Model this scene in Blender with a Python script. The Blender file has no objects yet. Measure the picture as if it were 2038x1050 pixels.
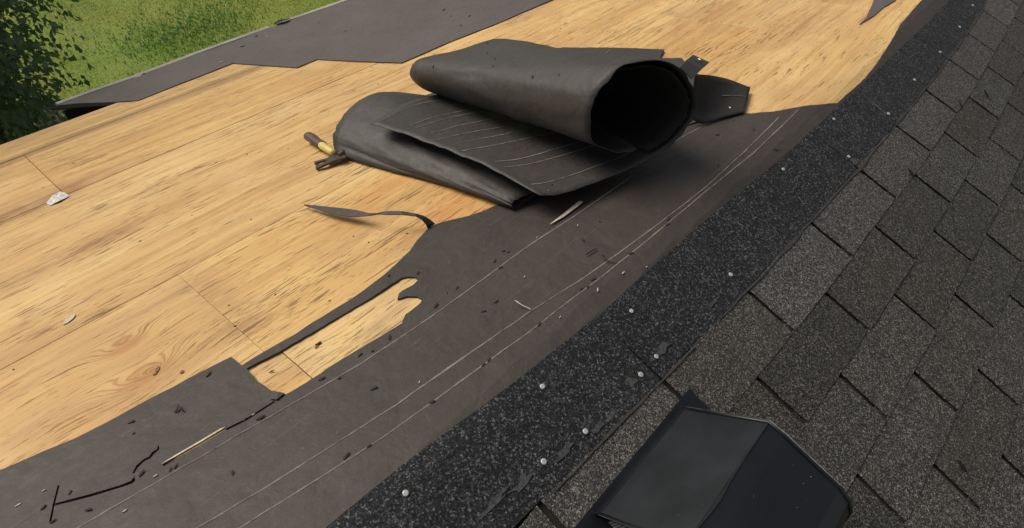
import bpy, bmesh, math, random
import numpy as np
from mathutils import Vector, Matrix, noise
from mathutils.geometry import delaunay_2d_cdt
random.seed(7); np.random.seed(7)
scene = bpy.context.scene
COL = scene.collection

# ------------------------------------------------------------------ camera, sky, sun, exposure
cam_d = bpy.data.cameras.new('camera'); cam = bpy.data.objects.new('camera', cam_d); COL.objects.link(cam)
cam_d.sensor_width = 36.0; cam_d.lens = 21.1973; cam_d.clip_start = 0.02; cam_d.clip_end = 800
cam.matrix_world = Matrix([[0.67148, 0.512399, -0.535314, -0.712856], [-0.735793, 0.546708, -0.399649, -0.304059], [0.08788, 0.662237, 0.744123, 3.912028], [0.0, 0.0, 0.0, 1.0]])
scene.camera = cam

SUN_EL, SUN_AZ = 47.0, 110.0          # azimuth measured from +X towards +Y: from behind the lawn side, upper left
world = bpy.data.worlds.new('World'); scene.world = world; world.use_nodes = True
nt = world.node_tree; bg = nt.nodes['Background']
sky = nt.nodes.new('ShaderNodeTexSky'); sky.sky_type = 'NISHITA'; sky.sun_disc = False
sky.sun_elevation = math.radians(SUN_EL); sky.sun_rotation = math.radians(90 - SUN_AZ)
sky.air_density = 1.0; sky.dust_density = 4.0; sky.ozone_density = 1.0
hs = nt.nodes.new('ShaderNodeHueSaturation'); hs.inputs['Saturation'].default_value = 0.42
nt.links.new(sky.outputs[0], hs.inputs['Color']); nt.links.new(hs.outputs[0], bg.inputs[0])
bg.inputs[1].default_value = 0.085
sun_d = bpy.data.lights.new('sun', 'SUN'); sun_d.energy = 2.7; sun_d.angle = math.radians(38); sun_d.color = (1.0, 0.90, 0.76)
sun = bpy.data.objects.new('sun', sun_d); COL.objects.link(sun)
se, sa = math.radians(SUN_EL), math.radians(SUN_AZ)
sun_dir = Vector((math.cos(se)*math.cos(sa), math.cos(se)*math.sin(sa), math.sin(se)))
sun.rotation_euler = sun_dir.to_track_quat('Z', 'Y').to_euler()
vs = scene.view_settings
vs.view_transform = 'Standard'; vs.look = 'None'; vs.gamma = 1.0; vs.use_curve_mapping = False; vs.exposure = 0.0
scene.render.engine = 'CYCLES'

# ------------------------------------------------------------------ helpers
H = 3.0                                # ridge height
AL = math.radians(14.5)                # roof pitch
SA, CA = math.sin(AL), math.cos(AL)
RR = 0.03
def roof(u, s, h=0.0):
    """u along the ridge, s metres from the ridge (positive: lawn side), h above the deck."""
    a = math.sqrt(s*s + RR*RR); k = s/a
    return Vector((u, s*CA + k*h*SA, H - a*SA + h*CA))
def n3(x, y, z=0.0): return noise.noise(Vector((x, y, z)))

def tag(o, label=None, cat=None, group=None, kind=None):
    if label: o['label'] = label
    if cat: o['category'] = cat
    if group: o['group'] = group
    if kind: o['kind'] = kind
    return o
def empty(name, loc=(0, 0, 0)):
    o = bpy.data.objects.new(name, None); COL.objects.link(o); o.location = loc; o.empty_display_size = .1
    return o
def link(name, me, mat, parent=None, smooth=False):
    o = bpy.data.objects.new(name, me)
    if mat and not me.materials: me.materials.append(mat)
    COL.objects.link(o)
    if parent:
        o.parent = parent
        root = parent
        while root.parent: root = root.parent
        if root.location.length > 0: o.matrix_parent_inverse = Matrix.Translation(-root.location) if parent is root else Matrix()
    if smooth:
        me.polygons.foreach_set('use_smooth', [True]*len(me.polygons)); me.update()
    return o
def mk(name, verts, faces, mat, parent=None, uvs=None, smooth=False):
    me = bpy.data.meshes.new(name)
    me.from_pydata([tuple(v) for v in verts], [], faces); me.update()
    if uvs is not None:
        l = me.uv_layers.new(name='UVMap')
        vi = np.empty(len(me.loops), int); me.loops.foreach_get('vertex_index', vi)
        l.data.foreach_set('uv', np.asarray(uvs, float)[vi].ravel())
    return link(name, me, mat, parent, smooth)
def interp(x, xs, ys): return float(np.interp(x, xs, ys))
def densify(poly, step, jag=0.0, closed=True, seed=0.0):
    out = []; n = len(poly)
    for i in range(n if closed else n-1):
        a = poly[i]; b = poly[(i+1) % n]
        d = math.hypot(b[0]-a[0], b[1]-a[1]); m = max(1, int(d/step))
        for j in range(m):
            t = j/m; x = a[0]+(b[0]-a[0])*t; y = a[1]+(b[1]-a[1])*t
            if jag and d > 0:
                q = jag*(n3(x*60, y*60, seed) + .5*n3(x*190, y*190, seed+3))
                x += -(b[1]-a[1])/d*q; y += (b[0]-a[0])/d*q
            out.append((x, y))
    if not closed: out.append(poly[-1])
    return out
def inside(px, py, poly):
    p = np.asarray(poly); x1, y1 = p[:, 0], p[:, 1]; x2, y2 = np.roll(x1, -1), np.roll(y1, -1)
    c = np.zeros(px.shape, bool)
    for a, b, d, e in zip(x1, y1, x2, y2):
        if b == e: continue
        k = ((b > py) != (e > py)) & (px < (d-a)*(py-b)/(e-b)+a)
        c ^= k
    return c
def sheet(name, outer, holes, mat, hf, grid=0.03, parent=None, skirt=0.0006, smooth=True):
    """A sheet lying on the roof: outline and holes in (u, s); hf(u, s) gives its height above the deck."""
    loops = [outer]+list(holes); pts = []; edges = []
    for lp in loops:
        b = len(pts); pts += [Vector(p) for p in lp]
        edges += [(b+i, b+(i+1) % len(lp)) for i in range(len(lp))]
    o = np.asarray(outer); u0, s0 = o.min(0); u1, s1 = o.max(0)
    gu, gs = np.meshgrid(np.arange(u0+grid/2, u1, grid), np.arange(s0+grid/2, s1, grid)); gu = gu.ravel(); gs = gs.ravel()
    gu = gu+(np.random.rand(len(gu))-.5)*grid*.3; gs = gs+(np.random.rand(len(gs))-.5)*grid*.3
    k = inside(gu, gs, outer)
    for hl in holes: k &= ~inside(gu, gs, hl)
    pts += [Vector((a, b)) for a, b in zip(gu[k], gs[k])]
    v, e, f, ov, oe, of = delaunay_2d_cdt(pts, edges, [], 0, 1e-6)
    c = np.array([[sum(v[i].x for i in q)/len(q), sum(v[i].y for i in q)/len(q)] for q in f])
    k = inside(c[:, 0], c[:, 1], outer)
    for hl in holes: k &= ~inside(c[:, 0], c[:, 1], hl)
    f = [list(q) for q, ok in zip(f, k) if ok]
    V = [roof(p.x, p.y, hf(p.x, p.y)) for p in v]; UV = [(p.x, p.y) for p in v]
    cnt = {}
    for q in f:
        for i in range(len(q)):
            a, b = q[i], q[(i+1) % len(q)]; cnt[(a, b)] = 1
    low = {}
    def lo(i):
        if i not in low:
            low[i] = len(V); p = v[i]; V.append(roof(p.x, p.y, skirt)); UV.append((p.x, p.y))
        return low[i]
    sk = []
    for (a, b) in list(cnt):
        if (b, a) not in cnt: sk.append([b, a, lo(a), lo(b)])
    return mk(name, V, f+sk, mat, parent, UV, smooth=False)
def slab(name, quad, t, mat, parent=None, nu=1, ns=1, h=0.0, jag=0, hfun=None):
    """A slab over the patch (u0, u1, s0, s1) of the roof, its top at h, t thick."""
    u0, u1, s0, s1 = quad; V = []; UV = []; F = []
    for L_ in range(2):
        for j in range(ns+1):
            for i in range(nu+1):
                u = u0+(u1-u0)*i/nu; s = s0+(s1-s0)*j/ns
                hh = h+(hfun(u, s) if hfun else 0)
                V.append(roof(u, s, hh if L_ == 0 else hh-t)); UV.append((u, s))
    w = nu+1; N = w*(ns+1)
    for j in range(ns):
        for i in range(nu):
            a = j*w+i; F.append([a, a+1, a+1+w, a+w]); F.append([N+a, N+a+w, N+a+1+w, N+a+1])
    for i in range(nu):
        F.append([i+1, i, N+i, N+i+1]); a = ns*w+i; F.append([a, a+1, N+a+1, N+a])
    for j in range(ns):
        a = j*w; F.append([a, a+w, N+a+w, N+a]); a += nu; F.append([a+w, a, N+a, N+a+w])
    return mk(name, V, F, mat, parent, UV)
def boxm(name, lo, hi, mat, parent=None):
    x0, y0, z0 = lo; x1, y1, z1 = hi
    V = [(x, y, z) for z in (z0, z1) for y in (y0, y1) for x in (x0, x1)]
    F = [[0, 2, 3, 1], [4, 5, 7, 6], [0, 1, 5, 4], [2, 6, 7, 3], [0, 4, 6, 2], [1, 3, 7, 5]]
    return mk(name, V, F, mat, parent)
def tube(pts, rads, n=8, cap=True):
    V = []; F = []; m = len(pts)
    for i, p in enumerate(pts):
        p = Vector(p); d = (Vector(pts[min(i+1, m-1)])-Vector(pts[max(i-1, 0)])).normalized()
        a = d.orthogonal().normalized() if i == 0 else (a-d*a.dot(d)).normalized()
        b = d.cross(a); r = rads[i]; rx, ry = r if isinstance(r, tuple) else (r, r)
        for k in range(n):
            t = 2*math.pi*k/n; V.append(p+a*rx*math.cos(t)+b*ry*math.sin(t))
    for i in range(m-1):
        for k in range(n):
            F.append([i*n+k, i*n+(k+1) % n, (i+1)*n+(k+1) % n, (i+1)*n+k])
    if cap: F.append(list(range(n))[::-1]); F.append([(m-1)*n+k for k in range(n)])
    return V, F

# ------------------------------------------------------------------ materials
class NT:
    def __init__(s, name, rough=.7, spec=.5):
        s.m = bpy.data.materials.new(name); s.m.use_nodes = True; s.t = s.m.node_tree
        s.b = s.t.nodes['Principled BSDF']; s.b.inputs['Roughness'].default_value = rough
        s.b.inputs['Specular IOR Level'].default_value = spec
    def n(s, typ, **kw):
        x = s.t.nodes.new('ShaderNode'+typ)
        for k, v in kw.items(): setattr(x, k, v)
        return x
    def put(s, sock, v):
        if isinstance(v, bpy.types.NodeSocket): s.t.links.new(v, sock)
        else: sock.default_value = v
    def math(s, op, a, b=0.0, c=0.0, clamp=False):
        x = s.n('Math', operation=op, use_clamp=clamp); s.put(x.inputs[0], a); s.put(x.inputs[1], b); s.put(x.inputs[2], c); return x.outputs[0]
    def uv(s):
        x = s.n('UVMap', uv_map='UVMap'); y = s.n('SeparateXYZ'); s.t.links.new(x.outputs[0], y.inputs[0]); return y.outputs[0], y.outputs[1]
    def pos(s): return s.n('NewGeometry').outputs['Position']
    def xyz(s, x, y, z=0.0):
        c = s.n('CombineXYZ'); s.put(c.inputs[0], x); s.put(c.inputs[1], y); s.put(c.inputs[2], z); return c.outputs[0]
    def noise(s, v, scale=1.0, detail=2.0, rough=.5, dist=0.0):
        x = s.n('TexNoise'); s.put(x.inputs['Vector'], v); x.inputs['Scale'].default_value = scale
        x.inputs['Detail'].default_value = detail; x.inputs['Roughness'].default_value = rough; x.inputs['Distortion'].default_value = dist
        return x.outputs[0]
    def voro(s, v, scale, out='Color', feature='F1'):
        x = s.n('TexVoronoi', feature=feature); s.put(x.inputs['Vector'], v); x.inputs['Scale'].default_value = scale; return x.outputs[out]
    def ramp(s, f, stops, interp='LINEAR'):
        x = s.n('ValToRGB'); s.put(x.inputs[0], f); cr = x.color_ramp; cr.interpolation = interp
        while len(cr.elements) < len(stops): cr.elements.new(0.5)
        for e, (p, c) in zip(cr.elements, stops):
            e.position = p; e.color = tuple(c)+(1,) if len(c) == 3 else c
        return x.outputs[0]
    def step(s, f, a, b):
        x = s.n('MapRange'); s.put(x.inputs[0], f); x.inputs[1].default_value = a; x.inputs[2].default_value = b; return x.outputs[0]
    def mix(s, f, a, b, mode='MIX'):
        x = s.n('MixRGB', blend_type=mode); s.put(x.inputs[0], f)
        s.put(x.inputs[1], a if not isinstance(a, tuple) else a+(1,)); s.put(x.inputs[2], b if not isinstance(b, tuple) else b+(1,)); return x.outputs[0]
    def rnd(s): return s.n('ObjectInfo').outputs['Random']
    def col(s, c): s.put(s.b.inputs['Base Color'], c if not isinstance(c, tuple) else c+(1,)); return s
    def rough(s, r): s.put(s.b.inputs['Roughness'], r); return s
    def translucent(s, f, gain=1.0):
        t = s.n('BsdfTranslucent'); mx = s.n('MixShader'); mx.inputs[0].default_value = f
        src = s.b.inputs['Base Color'].links[0].from_socket
        s.put(t.inputs[0], s.mix(1.0, src, (gain, gain*1.05, gain*.7), 'MULTIPLY'))
        s.t.links.new(s.b.outputs[0], mx.inputs[1]); s.t.links.new(t.outputs[0], mx.inputs[2])
        s.t.links.new(mx.outputs[0], s.t.nodes['Material Output'].inputs[0]); return s.m
    def bump(s, h, strength=.3, dist=.01):
        x = s.n('Bump'); x.inputs['Strength'].default_value = strength; x.inputs['Distance'].default_value = dist
        s.put(x.inputs['Height'], h); s.t.links.new(x.outputs[0], s.b.inputs['Normal']); return s

def mat_plywood():
    m = NT('plywood', .62, .35); u, s = m.uv(); r = m.rnd()
    off = m.math('MULTIPLY', r, 37.0)
    # knots bend the grain around them
    bend = None
    for (ku, ks, wu, ws, amp) in KNOTS:
        a = m.math('DIVIDE', m.math('SUBTRACT', u, ku), wu); b = m.math('DIVIDE', m.math('SUBTRACT', s, ks), ws)
        q = m.math('ADD', m.math('MULTIPLY', a, a), m.math('MULTIPLY', b, b))
        g = m.math('MULTIPLY', m.math('EXPONENT', m.math('MULTIPLY', q, -1.0)), amp)
        bend = g if bend is None else m.math('ADD', bend, g)
    warp = m.math('MULTIPLY', m.math('SUBTRACT', m.noise(m.xyz(m.math('MULTIPLY', u, 1.6), m.math('MULTIPLY', s, 3.0), off), 1.0, 2.0), .5), .06)
    sg = m.math('ADD', m.math('ADD', s, bend), warp)
    def gn(fu, fs, z, d=2.0, ro=.5): return m.noise(m.xyz(m.math('MULTIPLY', u, fu), m.math('MULTIPLY', sg, fs), m.math('ADD', off, z)), 1.0, d, ro)
    broad = gn(.7, 7, 1.0, 3.0)
    lines = gn(1.6, 46, 5.0, 3.0, .6)
    fine = gn(5, 230, 9.0, 2.0, .6)
    c = m.ramp(broad, [(.3, (.56, .345, .138)), (.5, (.67, .450, .188)), (.68, (.73, .525, .240))])
    c = m.mix(m.math('MULTIPLY', m.step(lines, .46, .70), .55), c, (.37, .205, .075))
    c = m.mix(m.math('MULTIPLY', m.step(fine, .44, .74), .42), c, (.36, .20, .075))
    # greyed and brown weather stains
    st = m.noise(m.xyz(m.math('MULTIPLY', u, 2.2), m.math('MULTIPLY', s, 5.5), off), 1.0, 3.0, .55)
    c = m.mix(m.math('MULTIPLY', m.step(st, .52, .75), .42), c, (.36, .225, .12))
    st2 = m.noise(m.xyz(m.math('MULTIPLY', u, 6.0), m.math('MULTIPLY', s, 9.0), 4.0), 1.0, 3.0, .6)
    c = m.mix(m.math('MULTIPLY', m.step(st2, .58, .8), .35), c, (.30, .20, .12))
    for (su, ss, wu, ws, k_, cc) in STAINS:
        a = m.math('DIVIDE', m.math('SUBTRACT', u, su), wu); b = m.math('DIVIDE', m.math('SUBTRACT', s, ss), ws)
        q = m.math('EXPONENT', m.math('MULTIPLY', m.math('ADD', m.math('MULTIPLY', a, a), m.math('MULTIPLY', b, b)), -1.0))
        q = m.math('MULTIPLY', q, m.step(m.math('ADD', m.math('MULTIPLY', st2, .6), m.math('MULTIPLY', lines, .4)), .30, .58))
        c = m.mix(m.math('MULTIPLY', q, k_), c, cc)
    pt = m.noise(m.xyz(m.math('MULTIPLY', u, 2.6), m.math('MULTIPLY', s, 3.4), 11.0), 1.0, 3.0, .6)
    c = m.mix(m.math('MULTIPLY', m.step(pt, .50, .70), .34), c, (.47, .250, .088))
    pt2 = m.noise(m.xyz(m.math('MULTIPLY', u, 3.4), m.math('MULTIPLY', s, 6.4), 31.0), 1.0, 3.0, .6)
    c = m.mix(m.math('MULTIPLY', m.step(pt2, .54, .70), .35), c, (.74, .54, .27))
    # dark open checks, lens shaped dashes along the grain
    chk = gn(11, 150, 21.0, 2.0, .55)
    dens = m.noise(m.xyz(m.math('MULTIPLY', u, 3.5), m.math('MULTIPLY', s, 6.5), 8.0), 1.0, 3.0)
    kk = m.step(m.math('ADD', chk, m.math('MULTIPLY', m.math('SUBTRACT', dens, .5), .42)), .635, .70)
    chk2 = gn(34, 290, 33.0, 1.0)
    k2 = m.step(m.math('ADD', chk2, m.math('MULTIPLY', m.math('SUBTRACT', dens, .5), .34)), .675, .75)
    big = m.step(gn(8, 105, 41.0, 2.0, .6), .655, .72)
    k = m.math('MAXIMUM', m.math('MAXIMUM', m.math('MULTIPLY', kk, .78), m.math('MULTIPLY', k2, .62)), m.math('MULTIPLY', big, .78))
    c = m.mix(1.0, c, m.ramp(r, [(0.0, (.86, .83, .80)), (.35, (1.0, 1.0, 1.0)), (.65, (.97, .93, .86)), (1.0, (1.06, 1.07, 1.1))]), 'MULTIPLY')
    c = m.mix(k, c, (.15, .08, .034))
    rm = None
    for (ku, ks, wu, ws, amp) in KNOTS[:3]:
        a = m.math('DIVIDE', m.math('SUBTRACT', u, ku), wu*1.7); b = m.math('DIVIDE', m.math('SUBTRACT', s, ks), ws*1.9)
        q = m.math('EXPONENT', m.math('MULTIPLY', m.math('ADD', m.math('MULTIPLY', a, a), m.math('MULTIPLY', b, b)), -1.0))
        rm = q if rm is None else m.math('MAXIMUM', rm, q)
    ring = m.math('SINE', m.math('MULTIPLY', m.math('ADD', sg, m.math('MULTIPLY', m.noise(m.xyz(m.math('MULTIPLY', u, 14), m.math('MULTIPLY', s, 30), 3.0), 1.0, 2.0), .012)), 900.0))
    c = m.mix(m.math('MULTIPLY', m.math('MULTIPLY', m.step(ring, .30, .9), rm), .8), c, (.33, .16, .05))
    # heartwood of the knots and a brown stripe along the eave board
    for (ku, ks, wu, ws, amp) in KNOTS[:2]:
        a = m.math('DIVIDE', m.math('SUBTRACT', u, ku), wu*.62); b = m.math('DIVIDE', m.math('SUBTRACT', s, ks), ws*.62)
        q = m.math('ADD', m.math('MULTIPLY', a, a), m.math('MULTIPLY', b, b))
        c = m.mix(m.math('MULTIPLY', m.math('EXPONENT', m.math('MULTIPLY', m.math('MULTIPLY', q, q), -1.0)), .5), c, (.36, .15, .05))
    sj = m.math('ABSOLUTE', m.math('SUBTRACT', s, m.math('ADD', 1.965, m.math('MULTIPLY', m.math('SUBTRACT', st, .5), .05))))
    c = m.mix(m.math('MULTIPLY', m.step(sj, .040, .022), .6), c, (.25, .14, .065))
    # foot-worn greyer patch beside the ridge strip joint
    m.col(c)
    hh = m.math('SUBTRACT', m.math('ADD', m.math('MULTIPLY', lines, .35), m.math('MULTIPLY', fine, .25)), k)
    return m.bump(hh, .45, .0025).m
def mat_felt(name, c0=(.0345, .0278, .0242), c1=(.0450, .0366, .0320), rough=.60, scuff=(.070, .060, .054)):
    m = NT(name, rough, .45); p = m.pos()
    a = m.noise(p, 3.0, 3.0, .6); b = m.noise(p, 46.0, 3.0, .65); d = m.noise(p, 420.0, 2.0)
    c = m.mix(m.step(a, .3, .7), c0, c1)
    c = m.mix(m.math('MULTIPLY', m.step(b, .5, .8), .22), c, scuff)
    c = m.mix(m.math('MULTIPLY', m.step(d, .55, .9), .4), c, tuple(x*.5 for x in c0))
    w = m.noise(p, 9.0, 4.0, .65)
    c = m.mix(m.math('MULTIPLY', m.step(w, .56, .72), .22), c, (scuff[0]*.95, scuff[1]*.78, scuff[2]*.66))
    # long faint scuffs along the sheet and pale dust specks
    sx = m.n('SeparateXYZ'); m.t.links.new(p, sx.inputs[0])
    sc = m.noise(m.xyz(m.math('MULTIPLY', sx.outputs[0], 5.0), m.math('MULTIPLY', sx.outputs[1], 120.0), m.math('MULTIPLY', sx.outputs[2], 60.0)), 1.0, 3.0, .6, .4)
    c = m.mix(m.math('MULTIPLY', m.step(sc, .60, .74), .38), c, tuple(x*1.25 for x in scuff))
    sp = m.noise(p, 160.0, 2.0, .5)
    c = m.mix(m.math('MULTIPLY', m.step(sp, .70, .78), .5), c, tuple(x*2.0 for x in scuff))
    m.col(c); m.rough(m.math('ADD', rough-.1, m.math('MULTIPLY', b, .25)))
    wr = m.noise(p, 16.0, 2.0, .5, 1.2)
    return m.bump(m.math('ADD', m.math('ADD', m.math('MULTIPLY', a, 6.0), m.math('MULTIPLY', wr, 2.2)), m.math('ADD', b, m.math('MULTIPLY', d, .3))), .45, .0026).m
def mat_plain(name, c, rough=.6, metal=0.0, vary=.25, scale=60, spec=.5):
    m = NT(name, rough, spec); p = m.pos(); a = m.noise(p, scale, 4.0, .6)
    d = tuple(x*(1-vary) for x in c); e = tuple(min(.9, x*(1+vary)) for x in c)
    m.col(m.mix(m.step(a, .3, .7), d, e)); m.b.inputs['Metallic'].default_value = metal
    return m.bump(a, .2, .001).m
def mat_granule(name, tones, spark, tint=True, k=1.0):
    m = NT(name, .85, .25); u, s = m.uv(); p = m.xyz(u, s, 0.0); r = m.rnd()
    v = m.voro(p, 640.0*k); sx = m.n('SeparateXYZ'); m.t.links.new(v, sx.inputs[0])
    v2 = m.voro(p, 330.0*k); sy = m.n('SeparateXYZ'); m.t.links.new(v2, sy.inputs[0])
    f = m.math('ADD', m.math('MULTIPLY', sx.outputs[0], .62), m.math('MULTIPLY', sy.outputs[1], .38))
    c = m.ramp(f, [(0.0, tones[0]), (.45, tones[1]), (.72, tones[2]), (.93, spark)])
    w = m.noise(p, 9.0, 4.0, .6)
    c = m.mix(m.math('MULTIPLY', m.step(w, .45, .75), .4), c, tones[3])
    if tint:
        t = m.ramp(r, [(0.0, (.78, .77, .76)), (.25, (1.0, .99, .98)), (.5, (.87, .83, .80)), (.75, (1.18, 1.17, 1.155)), (1.0, (.94, .94, .96))])
        c = m.mix(1.0, c, t, 'MULTIPLY')
    if not tint:       # the headlap is worn pale in patches and scraped along its lower half
        g = m.math('MULTIPLY', m.step(m.noise(p, 21.0, 4.0, .7), .50, .72), .5); c = m.mix(m.math('MULTIPLY', g, m.step(f, .3, .7)), c, (.085, .085, .088))
    else:
        g = m.step(m.noise(p, 34.0, 4.0, .7), .60, .74); c = m.mix(m.math('MULTIPLY', g, .35), c, (.010, .009, .0085))
    m.col(c)
    return m.bump(m.math('ADD', f, m.math('MULTIPLY', w, 1.5)), .8, .0018).m
def mat_leaf(name, ca, cb, rough=.4):
    m = NT(name, rough, .5); p = m.pos(); a = m.noise(p, 5.0, 2.0); b = m.voro(p, 14.0)
    sx = m.n('SeparateXYZ'); m.t.links.new(b, sx.inputs[0])
    m.col(m.mix(m.math('MULTIPLY', m.math('ADD', a, sx.outputs[0]), .5), ca, cb)); return m.translucent(.35, 1.3)
def mat_grass(name, tall=False, gain=1.0):
    m = NT(name, .7, .2); p = m.pos()
    a = m.noise(p, .55, 3.0, .6); b = m.noise(p, 3.2, 3.0, .6); g = m.noise(p, 26.0, 2.0)
    if tall: c = m.mix(m.step(g, .3, .7), (.09, .20, .055), (.17, .31, .11))
    else:
        c = m.mix(m.step(a, .38, .62), (.19, .275, .040), (.265, .290, .058))
        c = m.mix(m.math('MULTIPLY', m.step(b, .5, .72), .6), c, (.10, .165, .026))
        c = m.mix(m.math('MULTIPLY', m.step(g, .5, .8), .4), c, (.23, .235, .07))
        g2 = m.noise(p, 60.0, 3.0, .75); g3 = m.noise(p, 13.0, 3.0, .7)
        c = m.mix(m.math('MULTIPLY', m.step(g2, .48, .66), .28), c, (.11, .17, .022))
        c = m.mix(m.math('MULTIPLY', m.step(g3, .52, .72), .25), c, (.13, .20, .028))
    if gain != 1.0: c = m.mix(1.0, c, (gain, gain, gain), 'MULTIPLY')
    m.col(c)
    if gain != 1.0 or tall: return m.translucent(.45)
    return m.bump(m.noise(p, 40.0, 3.0, .7), 1.0, .03).m

KNOTS = [(-0.671, 0.690, 0.070, 0.036, 0.050), (-0.673, 0.571, 0.085, 0.038, 0.055), (-0.660, 0.572, 0.020, 0.012, 0.020), (-0.695, 1.196, 0.160, 0.050, 0.012), (-0.050, 1.563, 0.200, 0.060, 0.015), (1.119, 0.094, 0.250, 0.070, 0.012), (-0.313, 0.829, 0.180, 0.050, -0.012), (-0.373, 0.335, 0.070, 0.030, 0.020)]
STAINS = [(-0.641, 1.551, 0.180, 0.055, 1.00, (0.200, 0.075, 0.030)), (-0.527, 1.574, 0.080, 0.050, 0.35, (0.300, 0.140, 0.060)), (-0.543, 1.162, 0.070, 0.050, 0.60, (0.270, 0.130, 0.050)), (-0.486, 0.688, 0.050, 0.140, 0.45, (0.280, 0.170, 0.090)), (-0.499, 0.515, 0.050, 0.050, 0.50, (0.240, 0.140, 0.070)), (0.108, 0.490, 0.140, 0.070, 0.75, (0.500, 0.180, 0.035)), (0.031, 0.722, 0.140, 0.050, 0.50, (0.520, 0.220, 0.060)), (1.504, 0.647, 0.350, 0.120, 0.50, (0.330, 0.170, 0.075)), (1.735, 0.277, 0.300, 0.100, 0.55, (0.340, 0.170, 0.080)), (-0.313, 0.301, 0.060, 0.030, 0.50, (0.280, 0.190, 0.120)), (-0.472, 0.358, 0.060, 0.040, 0.35, (0.330, 0.220, 0.130)), (0.326, 1.486, 0.200, 0.070, 0.40, (0.450, 0.220, 0.070)), (-0.132, 0.677, 0.120, 0.040, 0.40, (0.420, 0.200, 0.060)), (1.055, 0.096, 0.120, 0.100, 0.35, (0.400, 0.220, 0.100)), (-0.318, 2.174, 0.250, 0.050, 0.40, (0.360, 0.170, 0.060))]
PLY = mat_plywood()
FELT = mat_felt('roofing_felt')
FELT_LIT = mat_felt('lit_roofing_felt', (.078, .066, .062), (.105, .090, .085), .55, (.13, .115, .105))  # lighter felt copy: the eave's brighter light is put into the colour
FELT_ROLL = mat_felt('charcoal_felt', (.036, .0325, .0305), (.047, .0425, .040), .56, (.072, .066, .061))
FELT_DARK = mat_felt('felt_underside_and_shade', (.012, .010, .009), (.019, .016, .0145), .8, (.03, .026, .023))  # dark felt; on flap and cuts it stands in for shade
CHALK = None
def mat_chalk():
    m = NT('chalk_line', .8, .2); p = m.pos(); a = m.noise(p, 70.0, 3.0, .6); b = m.noise(p, 9.0, 2.0)
    f = m.math('ADD', m.math('MULTIPLY', a, .7), m.math('MULTIPLY', b, .4))
    m.col(m.ramp(f, [(.34, (.058, .051, .047)), (.50, (.145, .130, .119)), (.74, (.245, .222, .204))])); return m.m
CHALK = mat_chalk()
SHING = mat_granule('shingle_granules', [(.0055, .0054, .0052), (.029, .0282, .0273), (.094, .091, .087), (.043, .0408, .038)], (.27, .262, .25))
SHING_PALE = mat_granule('pale_shingle_granules', [(.007, .0069, .0067), (.038, .0372, .0362), (.122, .119, .115), (.058, .0558, .0528)], (.31, .303, .293))  # paler copy of the granules for the top course
BAND = mat_granule('dark_granules', [(.0045, .005, .006), (.0125, .0138, .0160), (.034, .037, .042), (.0112, .0125, .0148)], (.17, .172, .178), tint=False, k=.72)
VENT = mat_plain('vent_plastic', (.0085, .0100, .0128), .36, 0, .35, 7, .45)
VEDGE = mat_plain('vent_edge', (.19, .19, .195), .5, 0, .5, 90)
BLACK = mat_plain('dark_void', (.006, .006, .006), .9)
NAILM = mat_plain('galvanised_nail', (.50, .50, .48), .45, .3, .2, 120)
DRIP = mat_plain('drip_edge_metal', (.34, .33, .29), .5, .2, .3, 7)
WOODDARK = mat_plain('dark_wood_and_shade', (.014, .010, .007), .85, 0, .4, 14)  # wood darkened so the open eave cavity reads as shaded
SIDING = mat_plain('pale_siding', (.45, .42, .36), .6, 0, .1, 3)
CHIP = mat_plain('pale_wood_chip', (.50, .44, .36), .8, 0, .3, 130)
PAPER = mat_plain('white_paper', (.56, .535, .52), .8, 0, .45, 110)
TAR = mat_plain('tar_residue', (.046, .047, .048), .75, 0, .6, 140)
MATB = mat_plain('torn_fibre_mat', (.030, .026, .022), .9, 0, .6, 160)
SHADE_GROUND = mat_plain('ground_shade', (.018, .014, .010), .95, 0, .5, 6)

# ------------------------------------------------------------------ setting: ground
def grid_sheet(name, x0, x1, y0, y1, nx, ny, z, amp, mat):
    V = []; F = []
    for j in range(ny+1):
        for i in range(nx+1):
            x = x0+(x1-x0)*i/nx; y = y0+(y1-y0)*j/ny
            V.append((x, y, z+amp*n3(x*.5, y*.5, 2)))
    w = nx+1
    for j in range(ny):
        for i in range(nx): F.append([j*w+i, j*w+i+1, j*w+w+i+1, j*w+w+i])
    return mk(name, V, F, mat, smooth=True)
GRASSM = mat_grass('lawn_grass'); TALLM = mat_grass('tall_grass', True)
lawn = grid_sheet('lawn', -300, 300, -300, 300, 60, 60, 0, 0, GRASSM); tag(lawn, kind='structure')
bed = grid_sheet('shaded_bed', -5.5, .25, 2.6, 6.6, 24, 16, .03, .03, SHADE_GROUND); tag(bed, kind='structure')  # dark ground sheet added to paint the shade under the tree

GRASSB = mat_grass('grass_blades', False, 1.35)
def blades(name, n, sampler, hmin, hmax, wid, mat, lean=.5):
    p = sampler(n); n = len(p)
    a = np.random.rand(n)*2*np.pi; h = hmin+(hmax-hmin)*np.random.rand(n)**1.5
    ln = (np.random.rand(n)*lean)[:, None]*h[:, None]*np.c_[np.cos(a+1.3), np.sin(a+1.3)]
    dx = np.c_[np.cos(a), np.sin(a)]*wid*(.6+.8*np.random.rand(n))[:, None]
    V = np.zeros((n, 3, 3)); V[:, 0, :2] = p-dx; V[:, 1, :2] = p+dx; V[:, 2, :2] = p+ln; V[:, 2, 2] = h
    me = bpy.data.meshes.new(name); me.vertices.add(n*3); me.vertices.foreach_set('co', V.ravel())
    me.loops.add(n*3); me.loops.foreach_set('vertex_index', np.arange(n*3)); me.polygons.add(n)
    me.polygons.foreach_set('loop_start', np.arange(n)*3); me.polygons.foreach_set('loop_total', np.full(n, 3)); me.update()
    o = link(name, me, mat); return o
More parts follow.
